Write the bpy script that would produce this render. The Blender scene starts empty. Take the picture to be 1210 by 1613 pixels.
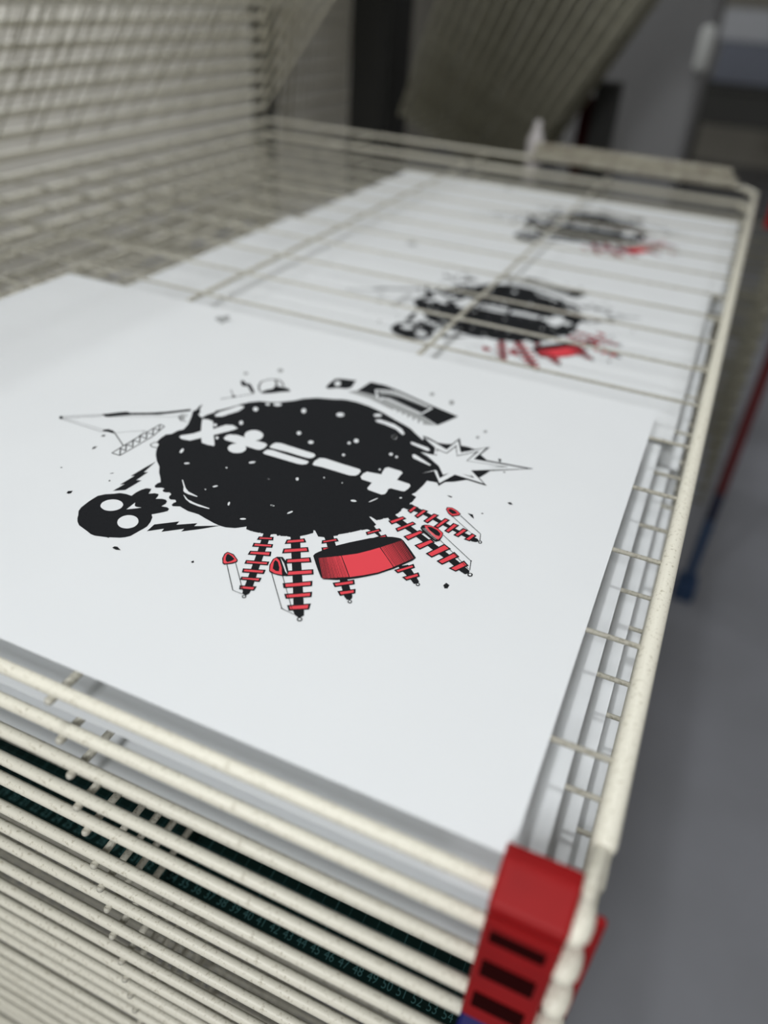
import bpy, math, random
from mathutils import Vector, Matrix
from mathutils.geometry import tessellate_polygon
random.seed(7)
S = bpy.context.scene
COL = S.collection
U = 0.2706          # one scene unit in metres (camera height above the top sheet)
H = 0.98            # height of the top sheet above the floor
def P(x, y, z): return Vector((x*U, y*U, H + z*U))
R = math.radians

# ---------------------------------------------------------------- materials
def mat(name, col, rough=.5, noise=None, metal=0, spec=.5, bump=0):
    m = bpy.data.materials.new(name); m.use_nodes = True
    nt = m.node_tree; b = nt.nodes['Principled BSDF']
    b.inputs['Base Color'].default_value = (*col, 1); b.inputs['Roughness'].default_value = rough
    b.inputs['Metallic'].default_value = metal; b.inputs['Specular IOR Level'].default_value = spec
    if noise:
        col2, scale, lo, hi = noise
        tc = nt.nodes.new('ShaderNodeTexCoord'); n = nt.nodes.new('ShaderNodeTexNoise'); r = nt.nodes.new('ShaderNodeValToRGB')
        n.inputs['Scale'].default_value = scale; n.inputs['Detail'].default_value = 5
        r.color_ramp.elements[0].position = lo; r.color_ramp.elements[1].position = hi
        r.color_ramp.elements[0].color = (*col2, 1); r.color_ramp.elements[1].color = (*col, 1)
        mp = nt.nodes.new('ShaderNodeMapping'); mp.inputs['Scale'].default_value = (1, 1, 1)
        nt.links.new(tc.outputs['Object'], mp.inputs['Vector']); nt.links.new(mp.outputs['Vector'], n.inputs['Vector']); nt.links.new(n.outputs['Fac'], r.inputs['Fac'])
        nt.links.new(r.outputs['Color'], b.inputs['Base Color'])
        if bump:
            bp = nt.nodes.new('ShaderNodeBump'); bp.inputs['Strength'].default_value = bump; bp.inputs['Distance'].default_value = .0005
            nt.links.new(n.outputs['Fac'], bp.inputs['Height']); nt.links.new(bp.outputs['Normal'], b.inputs['Normal'])
    return m
M = {}
M['enamel'] = mat('cream_enamel', (.82, .79, .67), .45, ((.52, .48, .37), 420, .28, .44), bump=.25)
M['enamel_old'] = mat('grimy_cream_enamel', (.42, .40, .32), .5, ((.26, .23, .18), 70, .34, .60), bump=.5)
M['enamel_dark'] = mat('dark_brown_enamel', (.28, .27, .21), .6, ((.17, .16, .12), 40, .3, .6))  # darker, browner mottled enamel for the racks beyond
M['enamel_worn'] = mat('worn_cream_enamel', (.56, .54, .46), .5, ((.30, .28, .22), 500, .30, .5), bump=.2)
M['paper'] = mat('white_paper', (.81, .83, .84), .75, ((.79, .81, .82), 8, .3, .7), spec=.2)
M['k'] = mat('black_ink', (.010, .011, .013), .8, ((.018, .019, .021), 2500, .35, .65), spec=.08)
M['r'] = mat('red_ink', (.80, .055, .075), .5, spec=.3)
M['g'] = mat('grey_halftone_ink', (.36, .37, .37), .6, spec=.2)
M['w'] = M['paper']
M['red_plastic'] = mat('red_plastic', (.30, .006, .007), .5, ((.25, .006, .007), 30, .4, .6), spec=.18)
M['maroon'] = mat('maroon_plastic', (.09, .004, .006), .6)
M['slot'] = mat('slot_shade_and_bin_red', (.02, .001, .001), .8, spec=.05)  # near-black red painted as shade inside the slots; also colours the bin
M['blue_plastic'] = mat('blue_plastic', (.005, .006, .10), .5, spec=.15)
M['teal_plastic'] = mat('dull_blue_plastic', (.02, .05, .12), .5)
M['navy'] = mat('navy_plastic', (.006, .008, .035), .5)
M['mat'] = mat('dark_green_cutting_mat', (.0015, .014, .012), .8, ((.001, .011, .009), 40, .4, .6), spec=.15)
M['matline'] = mat('pale_green_mat_print', (.03, .10, .10), .6)
M['floor'] = mat('grey_floor', (.28, .285, .315), .5, ((.23, .235, .255), 2.2, .35, .65))
M['wall'] = mat('pale_cream_wall', (.52, .50, .44), .85, ((.45, .43, .38), 3, .35, .65))
M['ceil'] = mat('white_ceiling', (.6, .6, .6), .9)
M['black'] = mat('black_cabinet_board', (.006, .006, .005), .6)
M['steel'] = mat('dark_grey_steel', (.05, .05, .045), .5)
M['door'] = mat('grey_painted_panel', (.20, .20, .205), .5)
M['handle'] = mat('pale_handle', (.45, .46, .45), .4)
M['bluegrey'] = mat('pale_blue_grey_box', (.22, .24, .30), .6)
M['palebox'] = mat('white_box_lid', (.62, .64, .68), .6)
M['bottle'] = mat('white_bottle', (.55, .52, .52), .4)
M['lamp'] = mat('lamp_housing', (.6, .6, .6), .5)

# ---------------------------------------------------------------- mesh helpers (metres)
class MB:
    def __init__(s): s.v = []; s.f = []; s.smooth = []
    def tube(s, a, b, r, n=12, cap=True, dome=False):
        a = Vector(a); b = Vector(b); d = (b-a).normalized()
        u = d.orthogonal().normalized(); w = d.cross(u)
        rings = [(a, r), (b, r)]
        if dome:
            rings = [(a - d*r*.75, r*.45), (a - d*r*.45, r*.82), (a, r), (b, r), (b + d*r*.45, r*.82), (b + d*r*.75, r*.45)]
        i0 = len(s.v)
        for c, q in rings:
            for k in range(n):
                t = 2*math.pi*k/n; s.v.append(c + (u*math.cos(t) + w*math.sin(t))*q)
        for j in range(len(rings)-1):
            for k in range(n):
                k2 = (k+1) % n
                s.f.append((i0+j*n+k, i0+j*n+k2, i0+(j+1)*n+k2, i0+(j+1)*n+k)); s.smooth.append(True)
        if cap:
            s.f.append(tuple(reversed(range(i0, i0+n)))); s.smooth.append(False)
            l = i0+(len(rings)-1)*n; s.f.append(tuple(range(l, l+n))); s.smooth.append(False)
        return s
    def lathe(s, a, axis, prof, n=20):
        a = Vector(a); d = Vector(axis).normalized(); u = d.orthogonal().normalized(); w = d.cross(u); i0 = len(s.v)
        for h, q in prof:
            for k in range(n):
                t = 2*math.pi*k/n; s.v.append(a + d*h + (u*math.cos(t)+w*math.sin(t))*q)
        for j in range(len(prof)-1):
            for k in range(n):
                k2 = (k+1) % n; s.f.append((i0+j*n+k, i0+j*n+k2, i0+(j+1)*n+k2, i0+(j+1)*n+k)); s.smooth.append(True)
        s.f.append(tuple(reversed(range(i0, i0+n)))); s.smooth.append(False)
        l = i0+(len(prof)-1)*n; s.f.append(tuple(range(l, l+n))); s.smooth.append(False)
        return s
    def box(s, lo, hi):
        x0, y0, z0 = lo; x1, y1, z1 = hi; i = len(s.v)
        s.v += [Vector(p) for p in ((x0,y0,z0),(x1,y0,z0),(x1,y1,z0),(x0,y1,z0),(x0,y0,z1),(x1,y0,z1),(x1,y1,z1),(x0,y1,z1))]
        for f in ((3,2,1,0),(4,5,6,7),(0,1,5,4),(1,2,6,5),(2,3,7,6),(3,0,4,7)):
            s.f.append(tuple(i+k for k in f)); s.smooth.append(False)
        return s
    def flat(s, pts, z):
        v = [Vector((x, y, 0)) for x, y in pts]; i = len(s.v)
        for t in tessellate_polygon([v]):
            a, b, c = (v[k] for k in t)
            if (b-a).cross(c-a).z < 0: t = (t[0], t[2], t[1])
            s.f.append(tuple(i+k for k in t)); s.smooth.append(False)
        s.v += [Vector((p.x, p.y, z)) for p in v]
        return s
    def prism(s, pts, ax, lo, hi):
        """polygon pts in the plane normal to ax ('x': (y,z), 'y': (x,z), 'z': (x,y)), from lo to hi"""
        def mk(p, h): return Vector({'x': (h, p[0], p[1]), 'y': (p[0], h, p[1]), 'z': (p[0], p[1], h)}[ax])
        n = len(pts); i = len(s.v); s.v += [mk(p, lo) for p in pts] + [mk(p, hi) for p in pts]
        for k in range(n):
            k2 = (k+1) % n; s.f.append((i+k, i+k2, i+n+k2, i+n+k)); s.smooth.append(False)
        v = [Vector((p[0], p[1], 0)) for p in pts]
        for t in tessellate_polygon([v]):
            s.f.append(tuple(i+k for k in t)); s.f.append(tuple(i+n+k for k in reversed(t))); s.smooth += [False, False]
        return s
    def build(s, name, m, parent=None, loc=None, fix=True, bevel=0):
        me = bpy.data.meshes.new(name); me.from_pydata([tuple(v) for v in s.v], [], s.f); me.update()
        me.polygons.foreach_set('use_smooth', s.smooth[:len(me.polygons)] if len(s.smooth) >= len(me.polygons) else [False]*len(me.polygons))
        if fix:
            import bmesh
            bm = bmesh.new(); bm.from_mesh(me); bmesh.ops.recalc_face_normals(bm, faces=bm.faces); bm.to_mesh(me); bm.free()
        me.materials.append(m)
        o = bpy.data.objects.new(name, me); COL.objects.link(o)
        if parent: o.parent = parent
        if loc is not None: o.location = loc
        if bevel:
            b = o.modifiers.new('bevel', 'BEVEL'); b.width = bevel; b.segments = 2; b.limit_method = 'ANGLE'
        return o
def thing(name, label, cat, loc=(0, 0, 0), group=None):
    o = bpy.data.objects.new(name, None); COL.objects.link(o); o.location = loc; o.empty_display_size = .05
    o['label'] = label; o['category'] = cat
    if group: o['group'] = group
    return o
def tag(o, label, cat, group=None):
    o['label'] = label; o['category'] = cat
    if group: o['group'] = group
    return o
def struct(o): o['kind'] = 'structure'; return o
def copy_thing(r, label, group=None):
    c = r.copy(); COL.objects.link(c); c['label'] = label
    if group: c['group'] = group
    for ch in list(r.children):
        d = ch.copy(); COL.objects.link(d); d.parent = c
        for g in list(ch.children):
            e = g.copy(); COL.objects.link(e); e.parent = d
    return c


RAISE = (52, 1.6)
FAN = (61, .8)
AMB = .24
EXPO = 0.0
LAMPS = [(-.95, 1.9, 5.4, .06, .07, 4.9, 'small bright lamp hanging above the near poster'),
         (-.5, -4.2, 4.4, .30, .6, 24, 'wide tilted lamp hanging in front of the rack', (50, 0)),
         (-.9, 6.4, 6.5, .4, .8, 8, 'added unseen fill light, tilted, above the far end of the shelves', (25, 18)),  # added fill: brightens the raised shelves and the background
         (-7.6, 9.5, 4.8, .4, 1.6, 42, 'added unseen fill light hanging beside the left wall'),  # added to lighten the left wall and the backs of the raised shelves
         (6.5, 3.0, 6.9, .6, 1.2, 9, 'added unseen fill light over the open floor at right')]  # added to brighten the grey floor beside the rack
ART=[(1,'k',[[-14,25.5,-9.2,16.1,-5.1,6.6,-3.6,-0.4,-6,-4.5,-6.7,-10.1,-9.6,-12.6,-9.6,-18.6,-8.5,-24.6,-4.8,-27.4,-2.4,-32.5,1.4,-38.2,7,-44.3,12.4,-48.8,16.9,-55,22.3,-60.6,24.6,-63.6,23.7,-65.6,23.8,-68.3,24.7,-69.6,26,-70.2,29,-68.3,31.2,-68.3,31.3,-70.5,32.6,-71.5,34.5,-71.4,36.4,-70.4,38.6,-71.5,38.8,-73.8,39.8,-75.5,41.7,-76.4,44.3,-75.2,46.2,-76.8,45.4,-78.6,45.7,-80.7,47.1,-81.6,51,-79.7,58,-81.5,65.3,-81.2,70.7,-82.6,77.8,-84.2,82.6,-84.9,86.8,-84.6,92,-82.6,97,-78.2,98.1,-80.4,102,-80.4,102.1,-80.7,101.8,-80.1,102.8,-80.6,106.9,-79.9,106.6,-79.2,107.6,-79.8,109.3,-79.2,111,-82.6,114.3,-80.8,113.3,-78.1,114.5,-77,116.1,-76.3,117.2,-77.5,118.2,-76.7,118,-76.1,119.1,-76.6,122,-75.3,121.9,-74.8,122.6,-75.2,124.6,-74.7,125.6,-76.2,130.2,-73.7,129,-71.4,131,-69.3,132,-68.2,133.4,-66.1,134.3,-65.1,133.1,-62.5,134,-62.3,138.4,-66.7,141.8,-65.6,144,-68,148.1,-65.7,145.5,-62.4,147.9,-60.6,148,-59.1,152.6,-54.8,152.5,-54.1,153.2,-54.2,157.4,-49.2,157.5,-48.6,158.2,-48.8,160.5,-46.5,161.2,-46.4,163.2,-46.8,165.8,-43.6,162.8,-42.8,163.3,-39.5,156.2,-34.1,157.2,-33.6,161.8,-35.4,162.7,-34.1,163.1,-34.3,164.6,-32.1,164.6,-31.3,165.1,-31.4,166.9,-29.6,168.7,-31,171.7,-33,174,-26.7,169.6,-24.9,169.7,-23.2,170.3,-22.6,170.6,-19.9,171.1,-19.2,170.4,-18.3,171,-18.4,170.5,-17.2,171.2,-15.3,173.9,-15.7,174.9,-14,172.7,-11,172.8,-8.8,172.5,-7.4,173.1,-7.7,173.5,-4.3,173,-2.9,173.5,-2.8,173.4,0.2,169.7,1.5,171.2,5,171.6,8.4,172.4,15.3,172.5,21.4,176.7,22.3,180.7,22.6,182.5,25.2,188.5,28.9,195.8,35.9,199.5,39.3,202.3,43.1,204.4,49.3,205.7,54.2,203.9,62.6,200.3,66.2,194,71.2,187,77.2,181.6,77.8,176.6,76.9,170.1,75.6,167.2,73.9,161.6,72.5,156.8,71.1,150.4,73.8,149.8,70.9,141.9,77,136.4,81.8,137,81.5,132.2,83.9,120.3,88.9,107.8,94.8,95,98.7,83.9,100.3,76,99.6,71.4,98.3,67.4,95.9,63,94.3,54.3,91,52.8,89.9,45.7,84.3,41.3,77.8,33.5,70.3,27.7,66.4,19.3,63.6,14.1,58.8,10,52.5,5.7,43.5,0,33.8,0.4,31.2,-2,25.4,-2.8,19.9,-7.5,22.7,-8.6,26.9,-11.4,30,-14.4,38,-14.3,33.1,-13,28],[-88.3,-28.3,-65.7,-11.2,-65.4,-11.6,-88,-28.7],[-86.5,-30.3,-64.1,-13,-63.8,-13.4,-86.2,-30.7],[-66.4,-11.5,-63,-8.2,-58.6,-3.6,-54,0.8,-50.5,0.4,-38.8,7.7,-29.9,14.6,-17.5,27,-15.2,24.5,-27.9,12,-31.8,7.7,-36.2,5.5,-46.4,-0.9,-53.8,-6.9,-60.9,-13.1],[-61.2,-12.7,-12.6,15.9,-12.4,15.6,-61.1,-13],[-85.1,-30.5,-63.9,-30.8,-63.9,-31.2,-85.1,-30.9],[-63.9,-30.8,-48.6,-31.1,-48.6,-31.5,-63.9,-31.2],[-84,-28.9,-63,-28.4,-63,-28.7,-84,-29.2],[-63,-28.4,-50.1,-28.2,-50.1,-28.5,-63,-28.7],[-50.6,-28.6,-48,-26,-44,-26.1,-39.6,-28.3,-41.3,-29.3,-46.1,-29.4,-48.7,-30.6],[-39.9,-28.3,-24.5,-38.6,-24.9,-39.2,-40.3,-28.9],[-40.5,-27.9,-25.2,-15,-25,-15.3,-40.3,-28.1],[-24.9,-15.1,-22,-38.3,-22.3,-38.4,-25.2,-15.2],[-25.1,-50.3,-24.7,-39.2,-23.9,-39.2,-24.3,-50.3],[-24.7,-39.2,-23.8,-22.3,-23,-22.3,-23.9,-39.2],[-23.8,-22.2,-22.1,-2.8,-21.3,-2.9,-23,-22.3],[-21.6,-2.5,-17.3,-3.5,-17.5,-4.3,-21.8,-3.3],[-17,-3.9,-15.3,-19.6,-16.1,-19.7,-17.8,-4],[-15.3,-19.7,-16.5,-35.4,-17.3,-35.3,-16.1,-19.7],[-16.5,-35.4,-17.7,-50.3,-18.5,-50.3,-17.3,-35.3],[-18.1,-50.7,-24.7,-50.7,-24.7,-49.9,-18.1,-49.9],[-18.4,-50.5,-24.3,-42.8,-23.6,-42.3,-17.8,-50],[-23.9,-42.2,-18.6,-43.4,-18.8,-44.1,-24.1,-43],[-19,-44,-24.3,-36.9,-23.6,-36.5,-18.4,-43.5],[-23.9,-36.3,-18,-37,-18.2,-37.8,-24,-37.1],[-18.4,-37.7,-24,-30.1,-23.4,-29.6,-17.8,-37.2],[-23.7,-29.4,-17.8,-30.1,-17.9,-30.9,-23.7,-30.2],[-18.2,-30.7,-23.6,-23.2,-23,-22.8,-17.6,-30.2],[-23.3,-22.6,-17,-23.8,-17.1,-24.6,-23.4,-23.4],[-17.4,-24.4,-23.1,-16.9,-22.4,-16.4,-16.7,-23.9],[-22.7,-16.2,-16.9,-17,-17,-17.8,-22.8,-17],[-17.3,-17.7,-22.7,-10,-22.1,-9.5,-16.6,-17.2],[-22.4,-9.3,-16.9,-10,-17,-10.8,-22.4,-10.1],[-17.3,-10.6,-22,-3.7,-21.4,-3.3,-16.6,-10.2],[-8.1,51.8,-2.9,58,-2.3,57.5,-7.5,51.2],[-2.9,58,0.7,62,1.3,61.4,-2.3,57.5],[0.7,62,9,73.4,9.6,72.9,1.3,61.5],[-0.4,60.9,-0.2,60.3,-0,59.8,-0.1,59.3,-0.2,58.8,-0.6,58.5,-1,58.4,-1.5,58.4,-2,58.6,-2.4,59,-2.8,59.4,-3.1,60,-3.2,60.6,-3.2,61.1,-3,61.5,-2.7,61.8,-2.3,61.9,-1.8,61.9,-1.3,61.7,-0.8,61.4],[-11.9,85.9,-10.5,88,-6,84.6,-2.5,85.4,7.2,75.8,8.2,72.4,5.6,73.2,-2.2,80.8,-4.7,78.8,-7.4,80.1],[12,76.4,13.8,82.8,17,87.1,15.8,91.7,20.2,93.1,26.6,93.8,31.2,90.2,25,84.9,19.2,79,14.1,75.5],[10.1,77.5,4.7,84.9,5.7,85.6,11.1,78.2],[4.6,85.1,2.1,93.3,3.2,93.6,5.8,85.5],[2.1,93.7,5.8,100.9,6.8,100.4,3.2,93.2],[6,101.2,12.4,104,12.9,102.9,6.6,100.1],[12.9,104,18.1,100.6,17.4,99.6,12.3,103],[18.2,100.5,23,94.9,22.1,94.2,17.3,99.8],[11.3,102.7,18.5,92.2,17.3,91.3,10,101.8],[51.3,110.8,50.4,119.8,50.8,128.6,55,131.2,66.7,134.6,68.9,120.7,66.5,116.7,59.3,114.1,54.2,109.3],[8.2,-87.8,10.8,-85.3,14.8,-84.4,18.8,-84.4,18.8,-80.4,19.6,-76.4,21.2,-73.4,24.3,-72.4,25.2,-74.2,26.3,-77.6,29.1,-75.4,31.8,-75,32.8,-76.6,33.5,-80.1,36.7,-78.2,39.2,-77.9,41.1,-79,41.9,-81.4,41.4,-84.9,45,-84.1,47,-84.9,47.6,-87.1,46.4,-89,44,-91.8,41.5,-94.5,43.8,-96.6,45.8,-101,46.8,-105.2,46.5,-107.7,45.7,-111.3,45.1,-114.2,44.5,-117.2,42.7,-119.5,40.5,-121.3,35.1,-123.7,35,-124.5,33.8,-124.4,27,-126.4,23.9,-126.3,20.7,-125.2,16.6,-124,12.5,-122.8,9.2,-120.4,7,-118,5.3,-115.4,2.5,-112,1.2,-108.3,0.8,-101.6,1,-97.3,1.4,-94.1,4.1,-90.6],[5.5,-85.6,6.9,-76.1,4.7,-77.9,6,-65.4,4,-66.9,5.2,-55,6.7,-44.6,7.4,-50.8,8.3,-59.2,10.5,-57.9,10.1,-69,13.1,-67.6,11.5,-81.2],[49.6,-109.2,49.2,-101.9,60,-92.5,60.4,-96.1,70.1,-89,70.2,-92.3,83.1,-84.6,75.9,-92.1,66.8,-100.2,66.7,-97.1,57.2,-105.8,56.6,-102.6],[-3.5,-76.9,-3.3,-77.1,-3.2,-77.4,-3.1,-77.6,-3.1,-77.8,-3.1,-78,-3.2,-78.2,-3.4,-78.2,-3.6,-78.3,-3.8,-78.2,-4,-78,-4.2,-77.8,-4.3,-77.6,-4.4,-77.4,-4.4,-77.1,-4.4,-76.9,-4.3,-76.8,-4.2,-76.7,-4,-76.7,-3.8,-76.8]]),
(1,'g',[[-12.7,13.8,-12.1,12.8,-11.7,11.8,-11.6,10.8,-11.7,10.1,-12.1,9.7,-12.8,9.5,-13.5,9.7,-14.4,10.2,-15.3,10.9,-16.1,11.8,-16.7,12.8,-17.1,13.8,-17.2,14.8,-17.1,15.5,-16.7,16,-16,16.1,-15.2,15.9,-14.4,15.5,-13.5,14.7],[-9.5,69.4,-2.6,62,-3.5,61.2,-10.4,68.6],[7.2,120.3,7.7,119.3,7.9,118.3,7.8,117.3,7.5,116.5,6.9,116,6.2,115.8,5.4,115.8,4.5,116.2,3.7,116.9,3.1,117.8,2.6,118.8,2.4,119.8,2.5,120.8,2.8,121.6,3.3,122.2,4.1,122.4,4.9,122.3,5.8,121.9,6.6,121.2],[-14.2,100.8,-13.9,100,-13.7,99.3,-13.8,98.6,-14,98,-14.4,97.6,-15,97.4,-15.6,97.4,-16.3,97.7,-16.9,98.2,-17.4,98.8,-17.7,99.6,-17.9,100.3,-17.9,101,-17.6,101.6,-17.2,102,-16.7,102.2,-16,102.2,-15.4,101.9,-14.7,101.4],[69.7,112.4,75.4,118.3,100,117.1,135.2,105.3,151,95.9,140.5,92,121.7,99.6,105.4,104.8,89.4,110.7],[150,138.4,150.4,137.2,150.5,135.9,150.4,134.8,150.1,134,149.6,133.4,149,133.3,148.3,133.5,147.6,134.2,146.9,135.1,146.4,136.3,146,137.5,145.9,138.8,146,139.9,146.3,140.8,146.8,141.3,147.4,141.5,148.1,141.2,148.8,140.6,149.5,139.6],[131.2,144.3,131.4,143.4,131.5,142.4,131.4,141.6,131,140.9,130.6,140.4,130,140.3,129.4,140.4,128.8,140.8,128.2,141.4,127.8,142.3,127.6,143.2,127.5,144.1,127.6,145,127.9,145.7,128.4,146.1,129,146.3,129.6,146.2,130.2,145.8,130.8,145.1]]),
(2,'k',[[-7.1,-24.2,-9.5,-25.6,-9.9,-25,-7.4,-23.6],[-9.3,-25.3,-9.8,-29.2,-10.5,-29.1,-10,-25.2],[-10,-28.9,-6.8,-30.8,-7.1,-31.4,-10.3,-29.5],[-7,-30.7,-3.5,-29.8,-3.3,-30.5,-6.9,-31.4],[-12.9,17.3,-17.1,16.7,-17.2,17.4,-13,18],[-16.8,17,-17.5,12.9,-18.2,13,-17.5,17.1],[-17.6,13.2,-12.8,9.2,-13.3,8.6,-18,12.7],[-13.1,9.2,-8.1,9.8,-8,9.1,-13,8.6],[-85.8,-28.7,-85.4,-29.3,-85,-29.9,-84.9,-30.5,-85,-30.9,-85.2,-31.2,-85.6,-31.3,-86.2,-31.2,-86.8,-31,-87.4,-30.5,-88,-30,-88.4,-29.4,-88.8,-28.8,-88.9,-28.3,-88.8,-27.8,-88.6,-27.6,-88.2,-27.4,-87.6,-27.5,-87,-27.8,-86.4,-28.2],[75.6,117.9,78,137.8,90.4,138.8,106.9,134.7,135.5,125,160.4,117.9,151.6,96.8,136.2,105.2,116.7,111.6,99.8,117.6,85,117.9],[147.8,76.5,152.2,76.1,169.2,68.9,172.5,86.9,180.2,69.8,195.9,85.5,192.3,65.6,231.7,72,196.4,47.6,209.6,34.9,186.8,36,181.5,19.2,172.2,32.8,165.9,26.9,166.2,29.4,172.4,37,174.1,36.9,172.3,42.1,154.2,54.2,164.4,55.7,160.2,65.6,157.4,60.8],[206.1,71.8,206.7,73.4,208.6,72,208.5,67.9],[215.3,57.8,215.4,57.5,215.4,57.2,215.3,57,215.2,56.8,215,56.6,214.8,56.6,214.6,56.6,214.5,56.7,214.3,56.9,214.2,57.2,214.2,57.4,214.2,57.7,214.2,58,214.4,58.2,214.5,58.4,214.7,58.4,214.9,58.4,215.1,58.2,215.2,58],[-16.7,-100.9,-17.5,-98.7,-15.2,-97.2,-14.3,-99.5,-15.1,-100.9],[-9.1,-71.1,-8.6,-69.7,-7,-68.9,-7.7,-70.3],[42.7,-130.6,43.2,-129,44.7,-128.6,48.4,-130.2,45.7,-131.1],[-38.9,-53.2,-40.2,-50.1,-38.6,-48.1,-38,-51],[-40.4,-80.6,-40.5,-79.5,-39.4,-79.5,-39.3,-80.4],[-45.2,-36.8,-45.7,-34.1,-43.7,-33.7,-43.6,-35.9],[208.4,-1.1,211.9,-1,214,-5.2,211.7,-3.7],[190.1,11.4,191.4,11.9,194.1,11.5,193.2,10.1],[215.8,2.6,216.7,3.7,217.6,3.3,217,2.4],[218.9,-73.4,219.7,-70.6,222,-71.8,221.9,-74.8,220.4,-75.6],[227.2,22.4,228.8,24.1,231.1,22.1,229.3,21.1],[88,-120.5,88.6,-118.9,89.8,-120.1,89.3,-121.1]]),
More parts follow.
